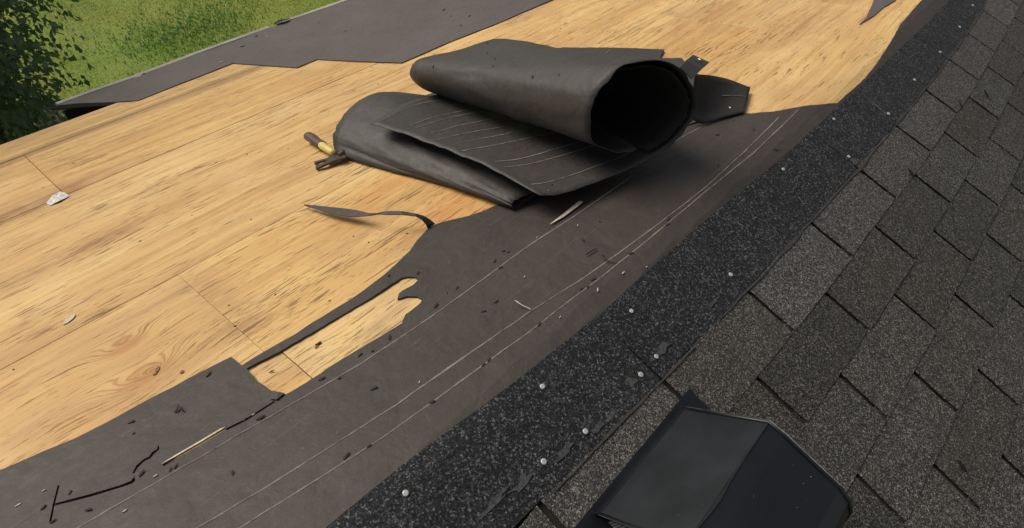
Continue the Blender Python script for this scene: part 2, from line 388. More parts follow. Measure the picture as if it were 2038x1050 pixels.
def samp_lawn(n):
    x = -.6+np.random.rand(n*2)*9.0; y = 3.6+np.random.rand(n*2)*9.5
    d = np.array([n3(a*1.3, b*1.3, 7) for a, b in zip(x, y)])
    k = np.random.rand(n*2) < .5+.9*d
    return np.c_[x, y][k]
g = blades('grass', 170000, samp_lawn, .008, .03, .0035, GRASSB, 1.6)
tag(g, kind='stuff')
cx, cy = (2.03, 7.08)
def samp_clump(n):
    q = np.random.randn(n, 2)*[.50, .34]; q = q[np.abs(q).max(1) < 1.1]; return q+[cx, cy]
g = blades('grass_clump', 2600, samp_clump, .015, .06, .007, TALLM, 1.4)
tag(g, 'taller dark green tuft of grass in the mown lawn beyond the eave', 'grass tuft')

# ------------------------------------------------------------------ house
house = empty('house', (0, 0, 0))
tag(house, 'low gabled house with half stripped roof of plywood, black felt and grey shingles', 'house')
U0, U1 = -3.4, 6.6
boxm('wall', (U0+.3, 2.02, 0), (U1-.3, 2.12, 2.42), SIDING, house)
boxm('wall', (U0+.3, -2.12, 0), (U1-.3, -2.02, 2.42), SIDING, house)
for x in (U0+.3, U1-.4):
    V = [(x+d, y, z) for d in (0, .1) for (y, z) in ((-2.02, 0), (2.02, 0), (2.02, 2.44), (0, 2.94), (-2.02, 2.44))]
    F = [[0, 1, 2, 3, 4][::-1], [5, 6, 7, 8, 9]]+[[i, (i+1) % 5, 5+(i+1) % 5, 5+i] for i in range(5)]
    mk('gable_wall', V, F, SIDING, house)
slab('attic_boarding', (U0+.02, U1-.02, .05, 2.14), .02, WOODDARK, house, 1, 1, -.035)
slab('attic_boarding', (U0+.02, U1-.02, -2.4, -.05), .02, WOODDARK, house, 1, 1, -.035)
slab('attic_boarding', (.0, U1-.02, 2.14, 2.43), .02, WOODDARK, house, 1, 1, -.035)
# plywood panels: rows from the ridge to the eave, end joints staggered
ROWS = [(-.092, .412, [-2.9, -.476, 1.96, 4.4], 0), (.4135, .8350, [-2.9, -.498, 1.565, 4.0], 0), (.8375, 1.519, [-1.65, .79, 3.23], 0),
        (1.5215, 1.967, [-2.98, -.543, 1.9, 4.34], 0), (1.9695, 2.150, [-1.9, .54, 2.98], 0), (2.152, 2.44, [2.1, 4.5], 1)]
for (s0, s1, joints, eave) in ROWS:
    us = ([U0] if not eave else [])+joints+[U1]
    for a, b in zip(us[:-1], us[1:]):
        ns = 14 if s0 < .1 else 1
        slab('plywood_panel', (a+(.0003 if s0 == .4135 else .0009), b-(.0003 if s0 == .4135 else .0009), s0, s1), .012, PLY, house, 1, ns, random.uniform(-.0008, .0005))
slab('plywood_panel', (U0, U1, -2.44, -.094), .012, WOODDARK, house, 1, 3, 0)
PL6 = [(-.02, 2.152), (-.10, 2.25), (-.16, 2.33), (-.19, 2.391), (0, 2.395), (.24, 2.42), (.66, 2.444), (1.12, 2.458), (2.098, 2.46), (2.098, 2.152)]
sheet('plywood_panel', densify(PL6, .05), [], PLY, lambda u, s: 0.0, .3, house, skirt=-.012)
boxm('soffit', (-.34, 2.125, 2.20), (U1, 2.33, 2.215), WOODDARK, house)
boxm('fascia', (-.31, 2.325, 2.21), (U1, 2.34, 2.36), WOODDARK, house)  # near-black colour paints the cavity shade onto the eave fascia
boxm('fascia', (U0, -2.36, 2.21), (U1, -2.34, 2.37), SIDING, house)

# drip edge along the eave, in lengths with one bent joint
EAVE = [(-0.3228, 2.3795), (-0.1955, 2.3879), (-0.0006, 2.388), (0.2394, 2.4139), (0.6522, 2.4373)]
EAVE2 = [(0.6942, 2.4525), (0.8326, 2.4446), (1.111, 2.4511)]
EAVE2 += [(2.2, 2.47), (4.2, 2.47), (6.6, 2.47)]
def strip(name, line, w, h, t, mat, parent, drop=0, taper=None):
    V = []; F = []; UV = []
    for i, (u, s) in enumerate(line):
        a = line[max(i-1, 0)]; b = line[min(i+1, len(line)-1)]; d = math.hypot(b[0]-a[0], b[1]-a[1]) or 1
        nx, ny = -(b[1]-a[1])/d, (b[0]-a[0])/d; ww = w*(taper[i] if taper else 1)
        hh = h(u, s) if callable(h) else h
        for (o, k) in ((-ww, 0), (ww, 0), (ww, -t), (-ww, -t)):
            V.append(roof(u+nx*o, s+ny*o, hh+k)); UV.append((u, s))
    for i in range(len(line)-1):
        for k in range(4): F.append([i*4+k, i*4+(k+1) % 4, i*4+4+(k+1) % 4, i*4+4+k])
    F += [[3, 2, 1, 0], [len(V)-4, len(V)-3, len(V)-2, len(V)-1]]
    F = [f[::-1] for f in F]
    return mk(name, V, F, mat, parent, UV)
strip('drip_edge', densify(EAVE, .1, 0, False), .016, .006, .03, DRIP, house)
strip('drip_edge', densify(EAVE2, .2, 0, False), .016, .006, .03, DRIP, house)

# ------------------------------------------------------------------ felt still lying on the deck
def h_felt(u, s):
    e = .0045+.0022*n3(u*7, s*7, 1)+.0012*n3(u*23, s*23, 5)
    return max(e, .002)
F1 = [(-2.6, .60), (-1.6, .53)]+[(-0.9233, 0.5499), (-0.8598, 0.5319), (-0.8169, 0.5166), (-0.7698, 0.5072), (-0.7266, 0.5012), (-0.6949, 0.4969), (-0.6499, 0.488), (-0.6028, 0.4821), (-0.5475, 0.4699), (-0.5447, 0.4328), (-0.4871, 0.429), (-0.4329, 0.4221), (-0.3727, 0.4221), (-0.312, 0.4182), (-0.2668, 0.4178), (-0.2142, 0.421), (-0.1773, 0.4286), (-0.1213, 0.4434), (-0.0856, 0.4587), (-0.0365, 0.4755), (-0.0154, 0.4739), (0.0259, 0.4542), (0.056, 0.4326), (0.0903, 0.4166), (0.1339, 0.4071)]
F1 += [(.25, .36), (.6, .30), (.75, .28)]
F1 += [(0.8763, 0.1539), (0.8932, 0.1184), (0.9373, 0.0752), (0.9964, 0.0326), (1.0482, -0.0035), (1.117, -0.0408), (1.3156, -0.0455), (1.472, -0.0373), (1.6814, -0.0139), (1.8121, 0.0044), (2.0759, 0.0181)]
F1 += [(2.8, .02), (4.2, .03), (6.5, .06), (6.5, -.10), (-2.6, -.10)]
HOLE = [(-0.5424, 0.4175), (-0.4822, 0.4052), (-0.4126, 0.3972), (-0.3372, 0.3914), (-0.2736, 0.384), (-0.1966, 0.382), (-0.1854, 0.3751), (-0.1756, 0.3614), (-0.176, 0.3477), (-0.1858, 0.3444), (-0.1968, 0.343), (-0.2189, 0.3463), (-0.2309, 0.3466), (-0.2439, 0.3355), (-0.2268, 0.3252), (-0.2142, 0.3078), (-0.213, 0.2932), (-0.223, 0.2864), (-0.2496, 0.285), (-0.2632, 0.2861), (-0.2756, 0.2789), (-0.2842, 0.2715), (-0.317, 0.2763), (-0.3642, 0.2814), (-0.4251, 0.2903), (-0.4729, 0.293), (-0.528, 0.3005), (-0.5401, 0.3252), (-0.5448, 0.3749)]
SLIT = [(-0.8827, 0.4057), (-0.836, 0.3738), (-0.7976, 0.3511), (-0.7826, 0.345), (-0.7761, 0.3497), (-0.7782, 0.3397), (-0.7836, 0.3379), (-0.7993, 0.3463), (-0.8378, 0.368), (-0.883, 0.3995)]
SLIT2 = [(-0.7757, 0.3592), (-0.7657, 0.3687), (-0.7539, 0.3717), (-0.7448, 0.3695), (-0.7379, 0.3745), (-0.7298, 0.3736), (-0.7249, 0.3815), (-0.727, 0.37), (-0.7357, 0.3672), (-0.7448, 0.3633), (-0.7543, 0.3663), (-0.7656, 0.3626), (-0.7748, 0.3552)]
SLIT3 = [(-0.8659, 0.4369), (-0.864, 0.4331), (-0.8786, 0.4047), (-0.8922, 0.3736), (-0.8957, 0.374), (-0.8808, 0.4074)]
SLIVER = [(-0.737, 0.3372), (-0.7141, 0.3356), (-0.6735, 0.3294), (-0.6395, 0.3251), (-0.6324, 0.3227), (-0.6365, 0.3164), (-0.674, 0.3207), (-0.7139, 0.3263), (-0.7368, 0.3297)]
SLIT4 = [(-0.6349, 0.3177), (-0.6009, 0.3094), (-0.5497, 0.3049), (-0.5492, 0.3006), (-0.6019, 0.3039), (-0.6347, 0.3126)]
felt = sheet('felt_underlayment', densify(F1, .02, .0018, True, 1), [densify(HOLE, .012, .0016, True, 4), SLIT, SLIT2, SLIT3, SLIVER, SLIT4], FELT, h_felt, .035, house)
for sl in (SLIT, SLIT2, SLIT3, SLIT4):          # dark felt strips stand in for the shadow inside the cuts
    o = np.asarray(sl); c = o.mean(0); big = [tuple(c+(p-c)*np.array([1.03, 1.5])) for p in o]
    mk('slit_shade', [roof(p[0], p[1], .0012) for p in o], [list(range(len(o)))[::-1]], FELT_DARK, felt)
F2 = [(-0.328, 2.3608), (-0.2637, 2.2853), (-0.2081, 2.1969), (-0.1334, 2.1024), (-0.1164, 2.0815), (0.0234, 2.0938), (0.1694, 2.1031), (0.2948, 2.1114), (0.3161, 2.0457), (0.3675, 1.8992), (0.408, 1.7868), (0.5093, 1.7918), (0.5143, 1.7697), (0.5809, 1.5921), (0.656, 1.4231), (0.7096, 1.4226), (0.7901, 1.4206), (0.891, 1.4224), (1.0724, 1.4099), (1.1691, 1.4012), (1.3424, 1.4006), (1.5384, 1.3961)]
F2 += [(1.9, 1.41), (2.6, 1.43), (3.8, 1.40), (6.5, 1.42), (6.5, 2.46), (2.2, 2.46)]
F2 += [(1.099, 2.434), (0.8225, 2.4284), (0.6433, 2.4216), (0.233, 2.3995), (-0.0057, 2.3746), (-0.1996, 2.375)]
felt2 = sheet('felt_underlayment', densify(F2, .03, .002, True, 9), [], FELT_LIT, lambda u, s: h_felt(u*.8+9, s), .05, house)
TONGUE = [(1.7476, 0.1205), (1.8264, 0.1247), (1.9722, 0.1534), (2.0891, 0.1786), (2.2741, 0.1278), (2.0641, 0.0983), (1.9766, 0.1103), (1.8593, 0.1078)]
sheet('felt_underlayment', densify(TONGUE, .02, .0015), [], FELT_LIT, lambda u, s: h_felt(u, s), .05, house)
# dark torn end of the eave felt hanging off the missing eave board
fl = [(-0.1334, 2.1024), (-0.2081, 2.1969), (-0.2655, 2.2792), (-0.328, 2.3608), (-0.3447, 2.3994)]
V = []; F = []
for i, (u, s) in enumerate(fl):
    k = i/(len(fl)-1)
    V += [roof(u, s, .004), roof(u-.003, s-.004, -.004-.006*k), roof(u-.004, s+.012, -.010-.010*k)]
for i in range(len(fl)-1):
    for k in range(2): F.append([i*3+k, i*3+k+1, i*3+4+k, i*3+3+k])
mk('torn_edge', V, F, FELT_DARK, felt2)
# printed chalk lines on the lower felt
hl = lambda u, s: h_felt(u, s)+.0006
LINES = [[(-0.8618, 0.3266), (-0.788, 0.3134), (-0.6879, 0.2983), (-0.5659, 0.2767), (-0.4775, 0.2629), (-0.3978, 0.2503), (-0.2096, 0.2355), (0.0464, 0.2328), (0.1907, 0.2187), (0.3827, 0.2101), (0.518, 0.2086), (0.6498, 0.2123), (0.7829, 0.1916)],
         [(-0.7429, 0.1795), (-0.6539, 0.1616), (-0.5555, 0.1445), (-0.4179, 0.1218), (-0.2811, 0.1092), (-0.1144, 0.0917), (0.0161, 0.0697), (0.2425, 0.0482), (0.4635, 0.0354), (0.6753, 0.0376), (0.835, 0.0435), (0.9081, 0.0478)],
         [(-0.7024, 0.1303), (-0.5802, 0.1069), (-0.4768, 0.0879), (-0.3774, 0.0767), (-0.2539, 0.0655), (-0.1139, 0.0538), (0.0461, 0.0414), (0.2189, 0.0331), (0.4477, 0.0267), (0.6883, 0.0168), (0.8772, 0.0202), (0.986, 0.024)]]
for ln in LINES:
    a, b = ln[0], ln[1]; pre = (a[0]-(b[0]-a[0])*3, a[1]-(b[1]-a[1])*3)
    ln = densify([pre]+ln, .03, 0, False)
    strip('chalk_line', ln, .0018, lambda u, s: hl(u, s), .001, CHALK, felt, taper=[.6+.9*abs(n3(q[0]*14, q[1]*3, 2)) for q in ln])
# small curled corner at the end of the opening
def quad_strip(name, A, B, mat, parent=None, th=.002):
    """ribbon between two lists of world points, given thickness along its normals"""
    V = []; F = []; n = len(A)
    for i in range(n):
        a, b = Vector(A[i]), Vector(B[i]); t = (Vector(A[min(i+1, n-1)])-Vector(A[max(i-1, 0)]))
        nn = t.cross(b-a); nn = nn.normalized()*th/2 if nn.length > 1e-9 else Vector((0, 0, th/2))
        V += [a+nn, b+nn, b-nn, a-nn]
    for i in range(n-1):
        for k in range(4): F.append([i*4+k, i*4+(k+1) % 4, i*4+4+(k+1) % 4, i*4+4+k])
    F += [[3, 2, 1, 0], [len(V)-4, len(V)-3, len(V)-2, len(V)-1]]
    me = bpy.data.meshes.new(name); me.from_pydata([tuple(v) for v in V], [], F); me.validate()
    bm = bmesh.new(); bm.from_mesh(me); bmesh.ops.recalc_face_normals(bm, faces=bm.faces); bm.to_mesh(me); bm.free()
    return link(name, me, mat, parent)
W = lambda p, h: roof(p[0], p[1], h)
A = [(-0.5401, 0.3252), (-0.5349, 0.3112), (-0.5292, 0.302)]; B = [(-0.552, 0.3114), (-0.5457, 0.2997), (-0.5339, 0.3008)]
quad_strip('felt_curl', [W(A[0], .006), W(A[1], .009), W(A[2], .007)], [W(B[0], .006), W(B[1], .007), W(B[2], .006)], FELT, felt)
# long torn strip that stands up off the deck and twists
UPR = [[(-0.014, 0.4755)], [(-0.0211, 0.4837)], [(-0.0324, 0.4904)], [(-0.0452, 0.4981)], [(-0.0645, 0.5244)], [(-0.0854, 0.5554)], [(-0.1022, 0.5785)], [(-0.1043, 0.6053)], [(-0.1095, 0.6522)], [(-0.1171, 0.6861)], [(-0.1371, 0.7485)], [(-0.16, 0.8233)]]
LWR = [[(-0.0372, 0.4765)], [(-0.0401, 0.4748)], [(-0.0433, 0.482)], [(-0.0505, 0.4926)], [(-0.0716, 0.5167)], [(-0.0925, 0.5475)], [(-0.1025, 0.5754)], [(-0.1095, 0.5992)], [(-0.1226, 0.6317)], [(-0.1351, 0.6624)], [(-0.1495, 0.7197)], [(-0.162, 0.8177)]]
HU = [.004, .018, .032, .042, .05, .05, .045, .036, .03, .026, .02, .012]; HL = [.004, .018, .03, .04, .047, .047, .042, .034, .026, .022, .018, .012]
quad_strip('torn_strip', [W(a[0], h) for a, h in zip(UPR, HU)], [W(a[0], h) for a, h in zip(LWR, HL)], FELT, felt, .0022)

# ------------------------------------------------------------------ shingles on the near slope
QU = np.array([-0.036398, 0.329797, 0.001242, -0.004094, 0.000406, -0.001007]); QS = np.array([-0.179478, -0.012779, -0.12831, 0.001744, 0.000883, 0.001601])
def shp(U, V):
    """(u, s) of shingle grid point: U in tabs along the course, V in courses down the slope; laid a little unevenly"""
    uc = min(max(U, -1.5), 9.5); vc = min(max(V, -1.6), 5.0)
    b = lambda x, y: np.array([1, x, y, x*x, x*y, y*y])
    du = np.array([0, 1, 0, 2*uc, vc, 0])*(U-uc); dv = np.array([0, 0, 1, 0, uc, 2*vc])*(V-vc)
    w = b(uc, vc)+du+dv
    return float(w@QU), float(w@QS)
TOPU = [-2.0, -0.629, -0.47, -0.285, -0.036, 0.355, 0.74, 1.181, 1.837, 2.151, 6.0]; TOPS = [0.04, 0.031, 0.022, 0.002, -0.017, -0.024, -0.044, -0.051, -0.059, -0.058, -0.06]
def s_top(u): return interp(u, TOPU, TOPS)
def piece(name, U0_, U1_, V0_, V1_, h0, h1, t, mat, parent, top=False, nu=6, nv=3, gap=0, ragged=.0024, seed=0):
    """one slab of asphalt shingle between two grid lines; h0 and h1 are the heights of its upper and lower edge"""
    P = []; UV = []; jit = (.0022*n3(seed*1.7, 2, 3), .0035*n3(seed*2.3, 5, 1), .016*n3(seed*3.1, 7, 8)) if name == 'tab' else (0, 0, 0)
    for j in range(nv+1):
        for i in range(nu+1):
            fu = i/nu; fv = j/nv
            U = U0_+(U1_-U0_)*fu; V = V0_+(V1_-V0_)*fv
            u, s = shp(U, V)
            if not top: u += jit[0]+jit[2]*(fv-.5)*.3048*.4; s += jit[1]*fv+jit[2]*(fu-.5)*.3048*fv
            if top:
                ut, _ = shp(U, V0_); st = s_top(u)+.002*n3(u*70, 3, seed); ub, sb = shp(U, V1_)
                s = st+(sb-st)*fv
            u += gap*(1-2*fu)
            if j == 0 and name == 'tab' and V0_ < .5: s += .009*n3(u*13, 2, 77)+.005*n3(u*55, 4, 78)
            if j == nv: s += ragged*n3(u*55, s*9, seed)
            if i in (0, nu): u += ragged*.6*n3(u*9, s*60, seed+4)
            h = h0+(h1-h0)*fv+.0012*n3(u*5, s*5, seed)+(.0025*max(0, n3(u*4, s*4, seed+9)) if j == nv else 0)
            P.append((u, s, h)); UV.append((u, s))
    n = len(P); w = nu+1
    V = [roof(*p) for p in P]+[roof(p[0], p[1], p[2]-t) for p in P]; F = []
    for j in range(nv):
        for i in range(nu):
            a = j*w+i; F.append([a, a+w, a+w+1, a+1])
    for i in range(nu):
        a = nv*w+i; F.append([a, a+n, a+n+1, a+1]); F.append([i+1, i+1+n, i+n, i])
    for j in range(nv):
        a = j*w; F.append([a, a+n, a+w+n, a+w]); a += nu; F.append([a+w, a+w+n, a+n, a])
    return mk(name, V, F, mat, parent, UV+UV)
NROW = 9
for r in range(NROW):
    shift = (r % 2)*.5
    start = -6 if r % 2 == 0 else -7+(1 if r % 4 == 1 else 2)
    first = start+shift
    k = first
    while k < 13:
        sh = piece('shingle', k, k+3, (-1.4 if r == 0 else r-.22), r-.0, .0075 if r == 0 else .0035, .0075 if r == 0 else .0035, .003, BAND, house, top=(r == 0), nu=18 if r == 0 else 6, nv=6 if r == 0 else 1, gap=.0019, seed=r*31+k)
        for q in range(3):
            piece('tab', k+q, k+q+1, r+.004, r+1+.02, .0072, .0090, .0022, SHING_PALE if r == 0 else SHING, sh, nu=7, nv=3, gap=.0055, seed=r*17+k*3+q)
        k += 3
rest = slab('shingle_courses', (U0, U1, -2.46, shp(3, NROW)[1]-.02), .006, SHING, house, 1, 1, .009); rest['kind'] = 'stuff'
# torn fibre edge left between the dark headlap and the tabs, and grey sealant patches
line = [shp(-1.9+i*.14, .03) for i in range(84)]
V = []; F = []; UV = []
for i, (u, s) in enumerate(line):
    a = .001+.011*max(0, n3(u*9, 1, 3))+.004*n3(u*60, 2, 4); b = .001+.010*max(0, n3(u*7, 5, 6))+.003*n3(u*80, 7, 4)
    V += [roof(u, s+a, .0086), roof(u, s-b, .0102)]; UV += [(u, s), (u, s)]
    if i: F.append([2*i-2, 2*i-1, 2*i+1, 2*i])
F = [f for i, f in enumerate(F) if n3(line[i][0]*6, 9, 2) > -.28]
mk('torn_mat', V, F, MATB, house, UV)
def blob(name, c, a, b, ang, h, t, mat, parent=None, n=9, rag=.3, seed=0, lift=0):
    """flat irregular flake with thickness t lying at height h, centre c in (u, s)"""
    V = []
    for L_ in range(2):
        for i in range(n):
            q = 2*math.pi*i/n; r = 1+rag*n3(math.cos(q)*1.7+seed*3.1, math.sin(q)*1.7, seed)*1.6
            x = a*r*math.cos(q); y = b*r*math.sin(q)
            u = c[0]+x*math.cos(ang)-y*math.sin(ang); s = c[1]+x*math.sin(ang)+y*math.cos(ang)
            hh = h+(t if L_ == 0 else 0)+lift*(x/a*.5+.5)*(1 if L_ == 0 else .9)
            V.append(roof(u, s, hh))
    F = [list(range(n)), [n+i for i in range(n)][::-1]]+[[(i+1) % n, i, n+i, n+(i+1) % n] for i in range(n)]
    me = bpy.data.meshes.new(name); me.from_pydata([tuple(v) for v in V], [], F)
    bm = bmesh.new(); bm.from_mesh(me); bmesh.ops.recalc_face_normals(bm, faces=bm.faces); bm.to_mesh(me); bm.free()
    return link(name, me, mat, parent)
for i, (c, a, b) in enumerate(zip([(0.0214, -0.1462), (-0.0903, -0.1443), (-0.3676, -0.1254), (-0.4217, -0.1159), (-0.1717, -0.1594), (-0.2767, -0.1406), (0.1954, -0.1578), (0.9254, -0.1862), (1.2359, -0.1287), (0.5423, -0.1761), (-0.2033, -0.1551), (0.3431, -0.1782)],
        [.026, .012, .022, .03, .014, .02, .02, .012, .034, .016, .018, .022], [.006, .007, .007, .005, .005, .006, .004, .008, .0035, .004, .005, .004])):
    blob('sealant_patch', c, a, b, (.0 if i != 8 else 1.45), .0082, .0008, TAR, house, 14, .75, i)
NAILS = [(0.029, -0.0544), (-0.0083, -0.1471), (-0.0629, -0.1484), (-0.2255, -0.0401), (-0.226, -0.1442), (-0.3186, -0.128), (-0.5126, -0.0135), (0.2877, -0.1464), (0.696, -0.0669), (1.0301, -0.0673), (0.9291, -0.1658), (1.241, -0.1691), (1.7962, -0.1609), (1.5163, -0.1591), (2.316, -0.1344), (2.0704, -0.1529)]
nv, nf = tube([(0, 0, -.006), (0, 0, .0), (0, 0, .0012), (0, 0, .0019)], [.0018, .0052, .0052, .0038], 12)
nail_me = bpy.data.meshes.new('nail'); nail_me.from_pydata([tuple(v) for v in nv], [], nf); nail_me.materials.append(NAILM)
rotR = Matrix.Rotation(AL, 4, 'X')
for i, c in enumerate(NAILS):
    o = link('nail', nail_me, NAILM, house)
    o.matrix_world = Matrix.Translation(roof(c[0], c[1], .0088)) @ rotR @ Matrix.Rotation(.18*n3(i*3.3, 1, 1), 4, 'Y') @ Matrix.Scale(.85+.2*random.random(), 4)

# ------------------------------------------------------------------ box vent
vb = roof(-.19, -.40, 0)
vent = empty('roof_vent', vb)
tag(vent, 'black slant-back box vent among the grey shingles below the ridge', 'roof vent')
def Rf(u, w, h): return roof(u, -w, h)
VU0, VU1 = (-0.3193, -0.0627)
prof = [(0.2412, 0.03), (0.2842, 0.0978), (0.3272, 0.1656), (0.3572, 0.1691), (0.4172, 0.1696), (0.4612, 0.1712), (0.4862, 0.1632), (0.5032, 0.1472), (0.5132, 0.1242), (0.5172, 0.0892)]
def extrude_profile(name, pr, ua, ub, mat, th, parent, smooth=False):
    V = []; F = []; n = len(pr)
    for u in (ua, ub):
        for (w, h) in pr: V.append(Rf(u, w, h))
        for i, (w, h) in enumerate(pr):
            a = pr[max(i-1, 0)]; b = pr[min(i+1, n-1)]; d = math.hypot(b[0]-a[0], b[1]-a[1])
            V.append(Rf(u, w-(-(b[1]-a[1]))/d*th, h-(b[0]-a[0])/d*th))
    m = 2*n
    for i in range(n-1):
        F += [[i, i+1, m+i+1, m+i], [n+i, m+n+i, m+n+i+1, n+i+1], [i, n+i, n+i+1, i+1], [m+i, m+i+1, m+n+i+1, m+n+i]]
    F += [[0, m, m+n, n], [n-1, 2*n-1, m+2*n-1, m+n-1]]
    me = bpy.data.meshes.new(name); me.from_pydata([tuple(v) for v in V], [], F)
    bm = bmesh.new(); bm.from_mesh(me); bmesh.ops.recalc_face_normals(bm, faces=bm.faces)
    bmesh.ops.bevel(bm, geom=[e for e in bm.edges if e.calc_face_angle(0) > .6], offset=.0012, segments=1, affect='EDGES', profile=.5)
    bm.to_mesh(me); bm.free()
    return link(name, me, mat, parent)
VENT_BACK = mat_plain('vent_back_face', (.0125, .0142, .017), .36, 0, .45, 13, .5)  # paler, more mottled copy of the hood plastic for the back panel
extrude_profile('back_panel', prof[:3], VU0, VU1, VENT_BACK, .004, vent)
extrude_profile('top_panel', [(prof[2][0]+.0006, prof[2][1]+.0004)]+prof[3:], VU0, VU1, VENT, .004, vent)
# raised seam across the hood at the bend, buckled near its middle
cr = prof[2]
sl_ = [(VU1-.002, 0), (VU1-.07, 0), (VU1-.13, .001), (VU1-.165, .004), (VU1-.19, .003), (VU0+.03, .0), (VU0+.002, 0)]
V, F = tube([Rf(u, cr[0]+d, cr[1]+.0012) for u, d in sl_], [.0012, .0012, .0014, .0022, .002, .0013, .0012], 6)
mk('seam', V, F, VENT, vent)
# rolled lips down both sides
for u in (VU0, VU1):
    V, F = tube([Rf(u, w, h+.001) for (w, h) in prof], [.0034]*len(prof), 7); mk('side_lip', V, F, VENT, vent, smooth=True)
    V, F = tube([Rf(u+(.0015 if u > -.2 else -.0015), w, h+.0034) for (w, h) in prof[:6]], [.0013]*6, 6)
    mk('rim_highlight', V, F, VEDGE, vent)  # pale tube paints the light caught along the rim
# base: flange, side walls with slotted louvres, front screen
slab('flange', (VU0-.055, VU1+.05, -prof[-1][0]-.05, -prof[0][0]+.012), .002, VENT, vent, 1, 1, .0145)
def poly_wall(name, u, pts, mat, t=.003):
    V = [Rf(u, w, h) for w, h in pts]+[Rf(u+t, w, h) for w, h in pts]; n = len(pts)
    F = [list(range(n)), [n+i for i in range(n)][::-1]]+[[(i+1) % n, i, n+i, n+(i+1) % n] for i in range(n)]
    me = bpy.data.meshes.new(name); me.from_pydata([tuple(v) for v in V], [], F)
    bm = bmesh.new(); bm.from_mesh(me); bmesh.ops.recalc_face_normals(bm, faces=bm.faces); bm.to_mesh(me); bm.free()
    return link(name, me, mat, vent)
inset = [(prof[0][0]+.004, .016)]+[(w+(.003 if i == 0 else 0), h-.008) for i, (w, h) in enumerate(prof[1:-1])]+[(prof[-1][0]-.012, .016)]
poly_wall('side_wall', VU0+.010, inset, VENT); poly_wall('side_wall', VU1-.013, inset, VENT)
V = [Rf(VU0+.0, prof[0][0]-.004, .006), Rf(VU1, prof[0][0]-.004, .006), Rf(VU1, prof[0][0]-.002, prof[0][1]+.002), Rf(VU0, prof[0][0]-.002, prof[0][1]+.002)]
mk('back_lip', V+[v+Vector((0, -.004, 0)) for v in V], [[0, 1, 2, 3], [4, 7, 6, 5], [3, 2, 6, 7], [0, 3, 7, 4], [1, 5, 6, 2], [0, 4, 5, 1]], VENT, vent)
SLOTM = mat_plain('grey_slot', (.22, .22, .22), .6)
for g_ in range(3):
    lv = None
    for i in range(7):
        w = prof[0][0]+.022+g_*.037+i*.0045
        hi = min(interp(w, [p[0] for p in prof[:6]], [p[1] for p in prof[:6]])-.024, .105)
        V = [Rf(VU0+.0085-k, w+a, h) for k in (0, .002) for (a, h) in ((0, max(.02, hi-.035)), (.0022, max(.02, hi-.035)), (.0022, hi), (0, hi))]
        F = [[0, 3, 2, 1], [4, 5, 6, 7], [0, 1, 5, 4], [1, 2, 6, 5], [2, 3, 7, 6], [3, 0, 4, 7]]
        mk('louvre', V, F, SLOTM, vent)
# grit lying on the hood
for i in range(34):
    k = random.random(); w = prof[0][0]+.01+k*(prof[5][0]-prof[0][0]-.02); h = interp(w, [p[0] for p in prof[:6]], [p[1] for p in prof[:6]])
    u = random.uniform(VU0+.01, VU1-.01); c = Rf(u, w, h+.0008); r = random.choice([.0005, .0006, .0006, .0009])
    V = [c+Vector(d)*r for d in ((1, 0, 0), (-1, .2, 0), (0, 1, .1), (.1, -1, 0), (0, 0, 1), (0, 0, -.6))]
    F = [[0, 2, 4], [2, 1, 4], [1, 3, 4], [3, 0, 4], [2, 0, 5], [1, 2, 5], [3, 1, 5], [0, 3, 5]]
    mk('grit', V, F, random.choice([TAR, TAR, VEDGE]), vent)

